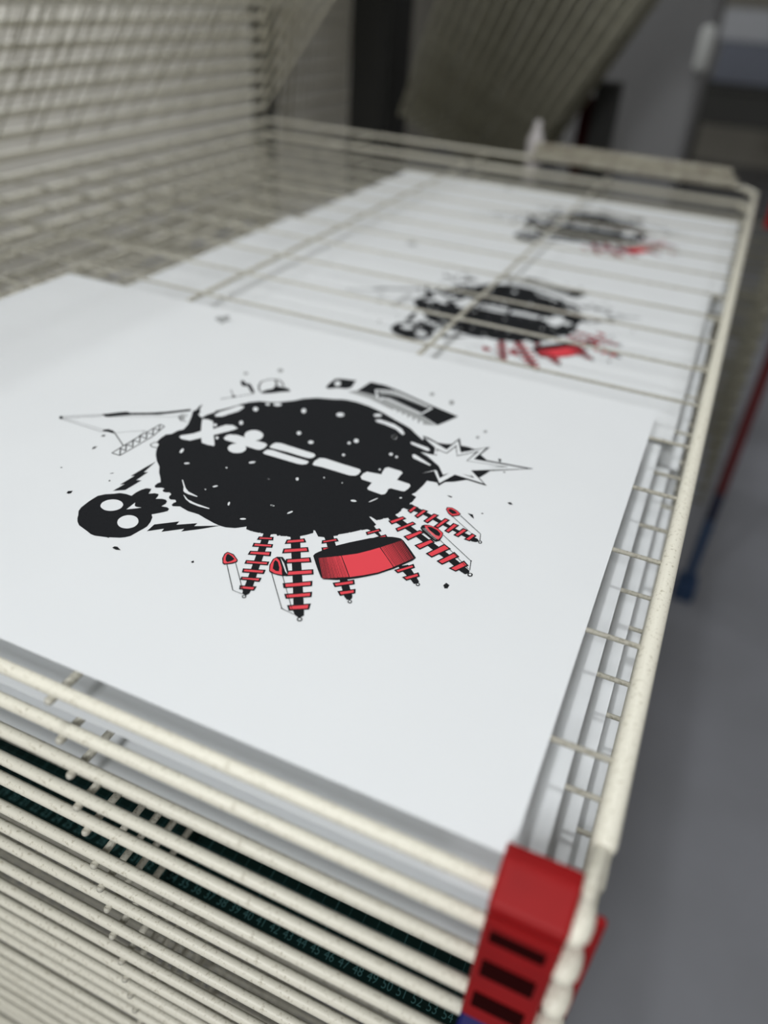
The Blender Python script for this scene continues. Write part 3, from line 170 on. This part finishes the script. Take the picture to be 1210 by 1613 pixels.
(5,'k',[[129.7,-107.5,127.2,-102.8,126.2,-97.5,127.2,-94.6,130,-93.3,133.9,-95.9,138.4,-101.8,140.5,-106,138.6,-107.7,135.8,-108.3,131.7,-108.5],[103.9,-113.7,101.3,-110,100.1,-106,100.7,-103.8,104.9,-104,109.6,-107.3,110.3,-109,108.9,-111.4,105.4,-114.3],[188.3,-30.2,188.1,-27.4,189.3,-25.7,192.2,-24.6,197.8,-25.2,202.3,-28.3,203.1,-32,203,-36.7,201.3,-38.6,196.9,-36.8,191.3,-33.6],[195.1,-4.1,194.8,-1.3,198,-0.2,201.9,-1.7,205.1,-4.3,204.7,-6.4,201.2,-9.7,198,-7.7]]),
(6,'k',[[132.4,-108.7,151.1,-130.3,150.8,-130.5,132.1,-108.9],[151,-130.2,158.4,-131.3,158.4,-131.6,150.9,-130.6],[138.4,-107.5,155.7,-128,155.5,-128.2,138.1,-107.7],[155.7,-128,157.9,-129.7,157.7,-130,155.5,-128.3],[106.8,-113.4,121.4,-130,121.1,-130.3,106.5,-113.6],[121.3,-130,127.1,-130.1,127.1,-130.4,121.3,-130.3],[109.8,-109.6,122.1,-123.3,121.8,-123.5,109.6,-109.8],[122.1,-123.3,126.4,-127.9,126.1,-128.2,121.8,-123.5],[151.3,-130.2,151.4,-130.4,151.4,-130.5,151.4,-130.6,151.3,-130.7,151.2,-130.8,151,-130.8,150.9,-130.9,150.8,-130.8,150.7,-130.7,150.6,-130.6,150.5,-130.5,150.5,-130.4,150.6,-130.2,150.6,-130.1,150.7,-130,150.9,-130,151,-130,151.1,-130,151.2,-130.1],[203,-30,225.8,-45.8,225.6,-46.1,202.8,-30.3],[225.9,-45.9,227.9,-54.2,227.5,-54.3,225.5,-46],[203.3,-35.8,213.6,-43.2,213.4,-43.5,203.1,-36.1],[213.6,-43.2,226.8,-53.4,226.6,-53.7,213.4,-43.5],[226.1,-45.8,226.2,-45.9,226.1,-46.1,226.1,-46.2,226,-46.4,225.9,-46.5,225.8,-46.5,225.6,-46.5,225.5,-46.4,225.4,-46.3,225.3,-46.2,225.3,-46,225.3,-45.8,225.4,-45.7,225.4,-45.5,225.6,-45.4,225.7,-45.4,225.8,-45.4,225.9,-45.5,226,-45.6],[205.4,-5.7,222.6,-18.2,222.4,-18.5,205.2,-6.1],[222.7,-18.3,224.4,-25.2,224,-25.3,222.3,-18.4],[201.8,-9.4,217.8,-20.6,217.6,-20.8,201.6,-9.7],[144.5,-84.2,144.6,-82,145.5,-79.9,149.6,-72.3,156.8,-63.7,165.8,-54,172.8,-48.6,176.7,-46.6,179.7,-45.8,181.9,-45.5,184.1,-46.6,190.4,-52.3,196.7,-58.3,196,-61.4,192.8,-67.4,189.5,-73.3,183.6,-81.7,179.3,-86.2,175,-90.3,170.4,-94,165.5,-97.1,159.2,-99.7,157.2,-99,153.4,-94.8,149.1,-89.8]]),
(6,'r',[[130,-107,127.7,-102.6,126.8,-97.6,127.5,-95.6,130.2,-97,134.2,-101.6,137.6,-107.1,133.4,-107.8],[104,-113,101.7,-109.4,100.8,-106.1,101.3,-104.4,104.9,-104.8,109.1,-107.5,109.6,-108.8,108.1,-111,105.3,-113.4],[189.6,-26.8,192.3,-25,198.1,-25.8,202,-28.8,202.7,-32.2,201.9,-36.2,197.9,-33.9,192.8,-30.4],[195.5,-3.8,195.5,-1.8,198.3,-0.9,201.9,-2.4,204.6,-4.6,204,-6,201.1,-8.6,198.2,-7.1]]),
(6,'w',[[129.9,-94.8,138.2,-104,138,-104.1,129.7,-94.9],[130.7,-95.5,138.6,-104.2,138.5,-104.4,130.6,-95.6],[131.6,-96.1,139,-104.5,138.9,-104.6,131.4,-96.2],[132.4,-96.8,139.4,-104.8,139.3,-104.9,132.3,-96.9],[133.3,-97.4,139.8,-105,139.7,-105.1,133.2,-97.5],[189.7,-30,200.7,-37,200.6,-37.1,189.6,-30.1],[190.2,-29.3,201,-36,200.9,-36.2,190.1,-29.4],[190.7,-28.6,201.3,-35.1,201.2,-35.3,190.6,-28.8],[191.2,-28,201.6,-34.2,201.5,-34.4,191.1,-28.1]]),
(7,'k',[[130.5,-104.8,128.2,-99.8,128,-97.6,130,-98.4,133.1,-102.2,134.6,-105.2,133,-105.7],[104.1,-110.9,102.8,-108.8,101.8,-106.2,102.2,-105.3,104.8,-106,107.7,-107.6,107.2,-109.6,105.8,-111.6],[191.3,-26.9,193.9,-26.2,198.1,-27.4,201,-29.8,201.4,-32.4,199,-32.6,194.1,-29.7],[196.5,-3.8,197.6,-2.2,200.7,-3.1,202.9,-5,200.4,-6.9,198,-5.6]]),
(7,'r',[[158.7,-76.7,165.6,-70.8,170.7,-64.7,174.6,-59.5,181.7,-65.8,188.6,-72.3,183.1,-80.4,176.9,-86.5,171,-91.4,164.6,-83.6],[158.4,-77,170.4,-91.6,169.9,-92,157.9,-77.4],[157.8,-77.4,169.7,-92.1,169.3,-92.4,157.3,-77.8],[157.2,-78,169,-92.5,168.6,-92.9,156.8,-78.3],[156.6,-78.4,168.4,-93,168,-93.3,156.2,-78.7],[156,-78.8,167.6,-93.4,167.2,-93.7,155.6,-79.1],[155.5,-79.2,167,-93.8,166.6,-94.1,155.1,-79.6],[154.9,-79.7,166.3,-94.3,165.9,-94.6,154.5,-80],[154.3,-80.2,165.6,-94.8,165.3,-95,154,-80.5],[153.7,-80.6,165,-95.2,164.6,-95.5,153.4,-80.9],[153.1,-81,164.3,-95.7,164,-95.9,152.8,-81.3],[152.6,-81.5,163.6,-96.2,163.3,-96.4,152.2,-81.7],[152,-81.9,162.9,-96.6,162.6,-96.8,151.7,-82.1],[151.4,-82.4,162.2,-97.1,162,-97.3,151.2,-82.6],[150.8,-82.8,161.6,-97.5,161.3,-97.7,150.6,-83],[150.2,-83.3,160.9,-98,160.7,-98.2,150,-83.4],[149.7,-83.7,160.2,-98.4,160,-98.5,149.4,-83.8],[149.1,-84.1,159.5,-98.8,159.3,-99,148.9,-84.3],[148.5,-84.6,158.9,-99.3,158.7,-99.4,148.4,-84.8],[175.4,-58.5,189.2,-71.3,188.8,-71.7,175,-59],[175.9,-57.8,189.6,-70.6,189.2,-71,175.5,-58.2],[176.4,-57,190,-69.7,189.7,-70.1,176,-57.4],[176.9,-56.2,190.5,-69,190.1,-69.3,176.6,-56.6],[177.4,-55.5,190.9,-68.2,190.6,-68.6,177.1,-55.9],[178,-54.8,191.3,-67.4,191,-67.8,177.6,-55.1],[178.5,-54,191.8,-66.7,191.5,-67,178.2,-54.4],[179,-53.2,192.2,-65.8,191.9,-66.1,178.7,-53.5],[179.5,-52.5,192.6,-65.1,192.4,-65.3,179.3,-52.7],[180.1,-51.7,193.1,-64.3,192.8,-64.6,179.8,-52],[180.6,-51,193.5,-63.5,193.3,-63.8,180.4,-51.2],[181.1,-50.2,193.9,-62.8,193.7,-63,180.9,-50.4],[181.6,-49.4,194.4,-61.9,194.2,-62.1,181.4,-49.6],[182.2,-48.6,194.8,-61.1,194.6,-61.3,182,-48.8],[182.7,-47.9,195.2,-60.4,195.1,-60.5,182.6,-48.1],[183.2,-47.2,195.7,-59.6,195.5,-59.7,183.1,-47.3]]),
]
# ---------------------------------------------------------------- room
FX0, FX1, FY0, FY1, FZ = -2.6, 4.2, -1.6, 8.5, 0.0
struct(MB().box((FX0-.1, FY0, -.06), (FX1, FY1, 0)).build('floor', M['floor']))
struct(MB().box((FX0-.1, FY0, 0), (FX0, FY1, 3.0)).build('wall_left', M['wall']))
struct(MB().box((FX0-.1, FY1, 0), (FX1, FY1+.1, 3.0)).build('wall_back', M['wall']))
struct(MB().box((FX0-.1, FY0, 3.0), (FX1, FY1+.1, 3.06)).build('ceiling', M['ceil']))

# ---------------------------------------------------------------- wire shelves
HX = -3.6                                    # hinge line of the shelves
YF, YB = .612, 5.93                          # near and far edge
RUNGS = [.886 + .2868*i for i in range(17)]
ORD = ['first','second','third','fourth','fifth','sixth','seventh','eighth','ninth','tenth','eleventh','twelfth','thirteenth','fourteenth','fifteenth','sixteenth','seventeenth','eighteenth','nineteenth','twentieth','twenty-first','twenty-second','twenty-third','twenty-fourth','twenty-fifth','twenty-sixth','twenty-seventh','twenty-eighth','twenty-ninth','thirtieth','thirty-first','thirty-second','thirty-third','thirty-fourth']
def L3(x, y, z=0): return (x*U, y*U, z*U)
def make_shelf(m):
    """local x from the hinge rod, local y as world, z=0 on the plane a sheet lies on"""
    t = thing('wire_shelf', '', 'shelf')
    W = 3.7
    MB().tube(L3(-.01, YF, -.016+.003), L3(W-.02, YF, -.016+.003), .0126*U, 14, dome=True).build('front_rod', m, t)
    MB().tube(L3(-.01, YB, -.005), L3(W-.08, YB, -.005), .012*U, 14, dome=True).build('back_rod', m, t)
    MB().tube(L3(0, YF-.02, -.022), L3(0, YB, -.022), .021*U, 12, dome=True).build('hinge_rod', m, t)
    r = MB().tube(L3(W-.009, .735, -.008), L3(W+.030, YB-.12, -.008), .0185*U, 18, dome=True)
    r.tube(L3(W+.030, YB-.14, -.008), L3(W-.06, YB, -.005), .018*U, 14, dome=True)
    r.build('side_rail', m, t)
    MB().lathe(L3(W-.009, .74, -.008), (.0125, -.15, 0) if False else (-.08, -1, 0), [(0, .0125*U), (.10*U, .0125*U), (.105*U, .014*U), (.118*U, .0195*U), (.135*U, .021*U), (.152*U, .019*U), (.165*U, .011*U), (.168*U, .003*U)], 18).build('rail_end_knob', m, t)
    for x in (.92, 1.87, 2.79):
        MB().tube(L3(x, YF-.016, -.0335+.006), L3(x, YB+.01, -.0335+.006), .0082*U, 10, dome=True).build('lengthwise_wire', M['enamel_worn'], t)
    for y in RUNGS:
        MB().tube(L3(0, y, -.0105+.005), L3(W-.012+.008*(y-.7), y, -.0105+.005), .0052*U, 8).build('rung', M['enamel_worn'], t)
    return t
ZS = [-.016,-.117,-.217,-.309,-.395,-.511,-.592,-.682,-.793,-.916,-.998,-1.081,-1.168,-1.256,-1.343,-1.436,-1.533,-1.631,-1.721,-1.817,-1.91,-2.008]
while len(ZS) < 32: ZS.append(ZS[-1]-.097)
ZP = [z+.016 for z in ZS]
proto = make_shelf(M['enamel'])
holds = {0: 'topmost level cream wire shelf, carrying the nearest printed poster',
         1: 'cream wire shelf right below the topmost level one, carrying three skull posters',
         2: 'cream wire shelf third from top of the level stack, carrying half hidden sheets',
         3: 'cream wire shelf fourth from top of the level stack, under the lowest white sheets',
         9: 'cream wire shelf tenth from top of the level stack, carrying the green cutting mat'}
yo = [random.uniform(-.004, .004) for _ in range(40)]
for k, z in enumerate(ZP):
    lab = holds.get(k, 'cream wire shelf, %s from the top of the level stack' % ORD[k])
    s = proto if k == 0 else copy_thing(proto, lab)
    s['label'] = lab; s['group'] = 'level wire shelves of the drying rack'
    for ch in s.children:
        if ch.name.startswith('lengthwise_wire'): ch.location.x = -.005*min(k, 8)*U
    s.location = P(HX + .005*min(k, 8), 0, z) + Vector((0 if k < 4 else random.uniform(-.0008, .0008), 0 if k < 2 else yo[k]*U, 0))
# shelves swung up on their hinges
for k in range(9):
    s = copy_thing(proto, 'raised cream wire shelf, %s above the level ones at left' % ORD[k], 'raised wire shelves of the drying rack')
    s.location = P(HX-.02, 0, .1+.1*k); s.rotation_euler = (0, -R(RAISE[0]+RAISE[1]*k), 0)

# rack frame
fr = thing('rack_frame', 'cream steel frame standing on floor behind the wire shelves hinges', 'rack frame', P(HX-.12, 0, -H/U))
def FL(x, y, z): return ((x-(HX-.12))*U, y*U, H+z*U)     # frame-local
for y in (.45, 6.12):
    MB().box(FL(HX-.20, y-.07, -H/U+.28), FL(HX-.06, y+.07, 1.25)).build('upright', M['steel'], fr, bevel=.003)
for y in (.45, 6.12):
    MB().box(FL(HX-.20, y-.08, -H/U+.16), FL(.0, y+.08, -H/U+.30)).build('foot_beam', M['steel'], fr, bevel=.003)
MB().box(FL(HX-.19, .5, -H/U+.17), FL(HX-.07, 6.07, -H/U+.29)).build('cross_beam', M['steel'], fr, bevel=.003)
for x in (HX-.1, -.12):
    for y in (.45, 6.12):
        c = MB().lathe(FL(x-.05, y, -H/U+.08), (1, 0, 0), [(0, .07*U), (.005*U, .08*U), (.095*U, .08*U), (.1*U, .07*U)], 20).build('caster', M['steel'], fr)

# ---------------------------------------------------------------- plastic corner blocks
def corner(name, zt, zb, m, label, far=False):
    """moulded corner guide: front face with a slot per shelf, top ledge, and a flange outside the rail"""
    t = thing(name, label, 'corner block', P(0, 0, zb) if not far else P(0, 0, zb), group='plastic corner blocks of the rack')
    s = -1 if not far else 1
    yc = .60 if not far else 5.55
    def q(x, dy, z): return (x*U, (yc + s*dy)*U, (z-zb)*U)
    xs0, xs1 = (-.036, .072) if not far else (.23, .31)
    b = MB()
    def bx(a, c):
        lo = tuple(min(a[i], c[i]) for i in range(3)); hi = tuple(max(a[i], c[i]) for i in range(3)); b.box(lo, hi)
    # slots are not cut in; thin dark plates paint the shade inside them
    top = zt
    prof = [(.035, zt-.03), (-.02, zt), (-.05, zt-.006), (-.05, zb), (.022, zb), (.022, zt-.055), (.035, zt-.05)]
    b.prism([((yc + s*(d))*U, (z-zb)*U) for d, z in prof], 'x', xs0*U, xs1*U)
    b.build('block_body', m, t, bevel=.0015)
    n = max(1, int(round((zt-zb)/.1)))
    for i in range(n):
        zc = zt - .115 - .098*i
        if zc-.03 < zb: break
        w = MB(); a = q(xs0+.002, .018, zc+.028); c = q(xs1-.002, .036, zc+.052)
        w.box(tuple(min(a[j], c[j]) for j in range(3)), tuple(max(a[j], c[j]) for j in range(3)))
        if i == 0: w.build('ledge', m, t, bevel=.001)
        w = MB(); a = q(xs0+.012, .0205, zc-.026); c = q(xs1-.016, .0235, zc+.022)
        w.box(tuple(min(a[j], c[j]) for j in range(3)), tuple(max(a[j], c[j]) for j in range(3)))
        w.build('slot', M['slot'] if m == M['red_plastic'] else M['black'], t, bevel=.0012)  # dark plate on the face stands in for the slot's inner shade
    w = MB(); a = q(xs1-.004, -.046, zt-.075); c = q(.119 if not far else .39, -.030, zb)
    w.box(tuple(min(a[j], c[j]) for j in range(3)), tuple(max(a[j], c[j]) for j in range(3)))
    w.build('flange', m, t, bevel=.002)
    if far:
        w = MB(); a = q(.06, -.02, zb+.03); c = q(.24, .03, zb+.06)
        w.box(tuple(min(a[j], c[j]) for j in range(3)), tuple(max(a[j], c[j]) for j in range(3))); w.build('bracket', M['steel'], t)
    return t
corner('plastic_corner_block', .045, -.335, M['red_plastic'], 'red slotted plastic block at the near right corner of the shelves')
corner('plastic_corner_block', -.34, -.86, M['blue_plastic'], 'blue slotted plastic block right under the near red one')
corner('plastic_corner_block', .17, -.14, M['red_plastic'], 'red plastic block at the far right corner of the shelves', far=True)

# ---------------------------------------------------------------- posters
PW, PH = 2.195*U, 1.555*U
def make_poster():
    t = thing('printed_poster', '', 'poster')
    b = MB(); nx, ny = 22, 16
    for j in range(ny+1):
        for i in range(nx+1):
            b.v.append(Vector((-PW/2+PW*i/nx, -PH/2+PH*j/ny, .0004)))
    for j in range(ny):
        for i in range(nx):
            a = j*(nx+1)+i; b.f.append((a, a+1, a+nx+2, a+nx+1)); b.smooth.append(False)
    o = b.build('paper_sheet', M['paper'], t, fix=False)
    so = o.modifiers.new('thickness', 'SOLIDIFY'); so.thickness = .0003; so.offset = -1
    bufs = {}
    for lay, col, polys in ART:
        mb = bufs.setdefault(col, MB())
        for p in polys:
            pts = [(p[i]/1000, p[i+1]/1000) for i in range(0, len(p), 2)]
            mb.flat(pts, .00045 + lay*.00005)
    names = {'k': 'black_ink_design', 'w': 'unprinted_shapes', 'r': 'red_ink_design', 'g': 'grey_ink_shading'}
    for c, mb in bufs.items(): mb.build(names[c], M[c], t, fix=False)
    return t
post = make_poster()
PX, PY = -1.124, 1.4285
# dx, dy (from the nearest poster), shelf, label
plist = [(0, 0, 0, 'nearest poster, large black skull and red spring print, lying uncovered on the top shelf'),
  (.042, -.018, 1, 'white poster one shelf directly below the nearest poster, only its edges showing'),
  (.065, 1.585, 1, 'middle poster with black and red print, seen under the wires of the top shelf'),
  (.105, 3.165, 1, 'farthest poster with blurred black and red print, under the shelf wires'),
  (.084, .055, 2, 'white poster two shelves below the nearest one, right edge showing'),
  (.105, 1.60, 2, 'white poster lying on the shelf directly below the middle poster'),
  (.13, 3.20, 2, 'white poster lying on the shelf directly below the farthest poster'),
  (.122, -.01, 3, 'white poster three shelves below the nearest one, lowest of the near pile'),
  (.118, 1.552, 3, 'white poster lowest of those beneath the middle poster')]
for i, (dx, dy, sh, lab) in enumerate(plist):
    p = post if i == 0 else copy_thing(post, lab)
    p['label'] = lab; p['group'] = 'printed posters on the shelves'
    p.location = P(PX+dx, PY+dy, ZP[sh]); p.rotation_euler = (0, 0, [0, .004, 0, -.004, 0, .003, 0, 0, 0][i])

# ---------------------------------------------------------------- cutting mat
CM = .01/U
mz = ZP[9]
x34, ydig = -.812, .800
mx0 = x34 - 34*CM - 1.0*CM; mx1 = .07; my0 = ydig - .028; my1 = my0 + .45/U
mt = thing('cutting_mat', 'dark green gridded cutting mat lying low among the shelves', 'cutting mat', P(mx0, my0, mz))
def ml(x, y): return ((x-mx0)*U, (y-my0)*U)
b = MB(); (ax, ay), (bx_, by_) = ml(mx0, my0), ml(mx1, my1); b.box((ax, ay, 0), (bx_, by_, .003)); b.build('mat_base', M['mat'], mt)
g = MB(); yl = ydig + .030
def seg(x0, y0, x1, y1, w):
    a = ml(x0, y0); c = ml(x1, y1); w *= .5
    g.flat([(a[0]-w if x0 == x1 else a[0], a[1]-w if y0 == y1 else a[1]), (c[0]+w if x0 == x1 else c[0], a[1]-w if y0 == y1 else a[1]), (c[0]+w if x0 == x1 else c[0], c[1]+w if y0 == y1 else c[1]), (a[0]-w if x0 == x1 else a[0], c[1]+w if y0 == y1 else c[1])], .0031)
n = 0
xe = mx1 - .3*CM
while x34 + (n-34)*CM < xe:
    x = x34 + (n-34)*CM; big = n % 5 == 0
    seg(x, yl, x, my1-.04, .0005 if big else .00025); n += 1
nr = 0
while yl + nr*CM < my1-.04:
    seg(x34-34*CM, yl+nr*CM, xe, yl+nr*CM, .0006 if nr % 5 == 0 else .00025); nr += 1
g.build('printed_grid', M['matline'], mt, fix=False)
nb = MB()
for k in range(0, n-1):
    cu = bpy.data.curves.new('numeral', 'FONT'); cu.body = str(k); cu.size = .0088; cu.align_x = 'CENTER'; cu.align_y = 'CENTER'; cu.resolution_u = 3
    o = bpy.data.objects.new('numeral', cu); COL.objects.link(o)
    bpy.context.view_layer.update()
    me = o.evaluated_get(bpy.context.evaluated_depsgraph_get()).to_mesh()
    cx_, cy_ = ml(x34 + (k-34)*CM, ydig); i0 = len(nb.v)
    for v in me.vertices: nb.v.append(Vector((v.co.x*.82 + cx_, v.co.y + cy_, .0031)))
    for f in me.polygons: nb.f.append(tuple(i0+q for q in f.vertices)); nb.smooth.append(False)
    o.to_mesh_clear(); bpy.data.objects.remove(o); bpy.data.curves.remove(cu)
nb.build('printed_numbers', M['matline'], mt, fix=False)

# ---------------------------------------------------------------- things beyond the rack
# short second rack in line with this one: hinge stack and raised shelves
def make_plain_shelf(W, y0, y1, wires, rungs, m=None):
    t = thing('wire_shelf', '', 'shelf')
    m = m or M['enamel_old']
    f = MB()
    f.tube(L3(0, y0, 0), L3(W, y0, 0), .014*U, 8).tube(L3(0, y1, 0), L3(W, y1, 0), .014*U, 8)
    f.tube(L3(0, y0, 0), L3(0, y1, 0), .016*U, 8).tube(L3(W, y0, 0), L3(W, y1, 0), .018*U, 8)
    f.build('shelf_frame', m, t)
    for i in range(wires):
        x = W*(i+1)/(wires+1); MB().tube(L3(x, y0, -.01), L3(x, y1, -.01), .009*U, 6).build('lengthwise_wire', m, t)
    for i in range(rungs):
        y = y0+(y1-y0)*(i+1)/(rungs+1); MB().tube(L3(0, y, .005), L3(W, y, .005), .006*U, 6).build('rung', m, t)
    return t
p2 = make_plain_shelf(3.6, 6.35, 7.75, 3, 5)
for k in range(8):
    s = p2 if k == 0 else copy_thing(p2, '')
    s['label'] = 'raised wire shelf of the next rack in line, %s from its lowest' % ORD[k]; s['group'] = 'raised shelves of the rack in line behind'
    s.location = P(HX-.04-.05*k, 0, -.25+.13*k); s.rotation_euler = (0, -R(85), 0)
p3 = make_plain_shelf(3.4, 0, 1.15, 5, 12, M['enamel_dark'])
for k in range(15):
    s = p3 if k == 0 else copy_thing(p3, '')
    s['label'] = 'raised wire shelf of the far rack beside the black cabinet, %s from the right' % ORD[k]; s['group'] = 'raised shelves of the far rack'
    s.location = P(-1.66-.065*k, 6.25, -.30+.03*k); s.rotation_euler = (0, -R(FAN[0]+FAN[1]*k), 0)
# rack in the next bay, at the right beyond our rail
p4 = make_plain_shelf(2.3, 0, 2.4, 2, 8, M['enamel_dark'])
for k in range(14):
    s = p4 if k == 0 else copy_thing(p4, '')
    s['label'] = 'level wire shelf of the low rack at far right, %s from its top' % ORD[k]; s['group'] = 'level shelves of the low rack at far right'
    s.location = P(-1.80, 5.85+.5, -.80-.14*k)
pc = thing('corner_column', 'red and blue plastic column at the corner of the low rack, far right', 'column', P(.64, 6.3, -H/U))
def cl(x, y, z): return ((x-.58)*U, (y-6.3)*U, H+z*U)
for z0, z1, m in ((-2.45, -.72, 'maroon'), (-2.72, -2.47, 'navy'), (-3.4, -2.74, 'teal_plastic')):
    MB().box(cl(.51, 6.24, z0), cl(.59, 6.36, z1)).build('column_segment', M[m], pc, bevel=.003)
MB().box(cl(.46, 6.2, -H/U), cl(.64, 6.4, -3.42)).build('column_base', M['teal_plastic'], pc, bevel=.003)

# black cabinet
bc = thing('black_cabinet', 'tall black cabinet standing behind the far end of the shelves', 'cabinet', P(-3.27, 6.75, -H/U))
MB().box((0, 0, 0), (.36*U, .5*U, H+1.5*U)).build('cabinet_body', M['black'], bc, bevel=.006)
MB().box((.03*U, -.03*U, .1), (.32*U, 0, H+1.4*U)).build('cabinet_door', M['black'], bc, bevel=.004)
MB().box((-.05*U, -.04*U, 0), (.41*U, .54*U, .05)).build('plinth', M['black'], bc, bevel=.004)

# grey tall cupboard at the right of the background
gc = thing('grey_cupboard', 'plain grey tall cupboard in the background right of the far rack', 'cupboard', P(-1.93, 9.6, -H/U))
MB().box((0, 0, 0), (1.30*U, 1.0*U, H+1.6*U)).build('cupboard_body', M['door'], gc, bevel=.006)
MB().box((.03*U, -.05*U, .05), (1.27*U, 0, H+1.55*U)).build('cupboard_door', M['door'], gc, bevel=.005)
MB().tube((1.27*U, -.14*U, H+.45*U), (1.27*U, -.14*U, H+.75*U), .075*U, 12, dome=True).tube((1.25*U, -.14*U, H+.6*U), (1.25*U, -.02*U, H+.6*U), .03*U, 8).build('handle', M['handle'], gc)

# crate with a white lid at the far right
bn = thing('work_bench', 'dark bench in the far background at top right', 'bench', P(-1.7, 23.6, -H/U))
MB().box((0, 0, H-.85*U), (5*U, 2.4*U, H-.70*U)).build('bench_top', M['steel'], bn, bevel=.008)
MB().box((.1*U, .1*U, .55*H), (4.9*U, 2.3*U, H-.85*U)).build('bench_cabinet', M['steel'], bn, bevel=.006)
for a_ in (.1, 4.7):
    for b_ in (.1, 2.1): MB().box((a_*U, b_*U, 0), ((a_+.2)*U, (b_+.2)*U, .56*H)).build('bench_leg', M['steel'], bn)
cr = thing('storage_crate', 'pale blue-grey crate with white lid on the dark bench, top right', 'crate', P(-1.35, 24, -.70))
MB().box((0, 0, 0), (3.2*U, 1.6*U, .9*U)).build('crate_body', M['bluegrey'], cr, bevel=.01)
MB().box((-.08*U, -.06*U, .9*U), (3.26*U, 1.66*U, 1.6*U)).build('crate_lid', M['palebox'], cr, bevel=.02)
eb = thing('end_bar', 'thick cream bar lying across the far end of the top shelf', 'bar', P(-1.36, 5.72, .018))
MB().box((0, 0, 0), (1.36*U, .16*U, .05*U)).build('bar_base', M['enamel_old'], eb, bevel=.004)
MB().tube((.02*U, .1*U, .075*U), (1.30*U, .1*U, .075*U), .026*U, 16, dome=True).build('bar_tube', M['enamel_old'], eb)

# small bottle and red-and-black drum near the far edge
bt = MB().lathe(P(-1.42, 6.08, -.20), (0, 0, 1), [(0, .05*U), (.01*U, .058*U), (.30*U, .058*U), (.36*U, .03*U), (.38*U, .025*U), (.42*U, .025*U)], 20).build('bottle', M['bottle'])
tag(bt, 'small white bottle standing beyond the far edge of the shelves', 'bottle')
sd = MB().box(P(-1.9, 5.99, -.25), P(-1.0, 6.2, -.20)).build('end_shelf', M['steel']); tag(sd, 'narrow dark ledge behind the shelves, holding the white bottle', 'ledge')
rb = thing('red_bin', 'small dark red and black bin behind the white bottle', 'bin', P(-1.42, 7.55, -.9))
MB().box((0, 0, 0), (.10*U, .14*U, 1.15*U)).build('red_side', M['slot'], rb, bevel=.003)
MB().box((.10*U, 0, 0), (.30*U, .2*U, 1.28*U)).build('black_side', M['black'], rb, bevel=.003)

# ---------------------------------------------------------------- light
def lamp(name, x, y, z, sx, sy, power, label, tilt=(0, 0), col=(.965, .985, 1)):
    t = thing(name, label, 'lamp', P(x, y, z))
    hd = bpy.data.objects.new('lamp_head', None); COL.objects.link(hd); hd.parent = t; hd.rotation_euler = (R(tilt[0]), R(tilt[1]), 0)
    MB().box((-sx/2-.02, -sy/2-.02, .004), (sx/2+.02, sy/2+.02, .05)).build('lamp_housing', M['lamp'], hd, bevel=.004)
    zc = 3.0 - (H+z*U)
    if zc > .06: MB().tube((0, 0, .04), (0, 0, zc), .008, 8).build('suspension_rod', M['lamp'], t)
    l = bpy.data.lights.new('area', 'AREA'); l.shape = 'RECTANGLE'; l.size = sx; l.size_y = sy; l.energy = power; l.color = col
    o = bpy.data.objects.new('light_panel', l); COL.objects.link(o); o.parent = hd; o.location = (0, 0, 0)
    return t
for a in LAMPS: lamp('ceiling_or_fill_lamp', *a)  # last three are unseen fill lights with made-up housings and rods
w = bpy.data.worlds.new('world'); S.world = w; w.use_nodes = True
w.node_tree.nodes['Background'].inputs[0].default_value = (.95, .93, .88, 1); w.node_tree.nodes['Background'].inputs[1].default_value = AMB

# ---------------------------------------------------------------- camera
def camera():
    c = bpy.data.cameras.new('camera'); o = bpy.data.objects.new('camera', c); COL.objects.link(o)
    f = 1210.; cx, cy = 605., 806.5
    a = Vector((1245-cx, 10-cy, f)).normalized(); b = Vector((-3060-cx, -310-cy, f))
    Y = a; X = -(b - Y*b.dot(Y)); X.normalize(); Z = Y.cross(X)
    if Z[1] > 0: Z = -Z
    m = Matrix(((X[0], -X[1], -X[2]), (Y[0], -Y[1], -Y[2]), (Z[0], -Z[1], -Z[2]))).to_4x4()
    o.matrix_world = Matrix.Translation(P(0, 0, 1)) @ m
    c.sensor_fit = 'HORIZONTAL'; c.sensor_width = 36; c.lens = 36; c.clip_start = .01; c.clip_end = 60
    c.dof.use_dof = True; c.dof.focus_distance = 1.62*U; c.dof.aperture_fstop = 3.8
    S.camera = o
camera()
S.view_settings.view_transform = 'Standard'; S.view_settings.look = 'None'; S.view_settings.gamma = 1
S.view_settings.use_curve_mapping = False; S.view_settings.exposure = EXPO
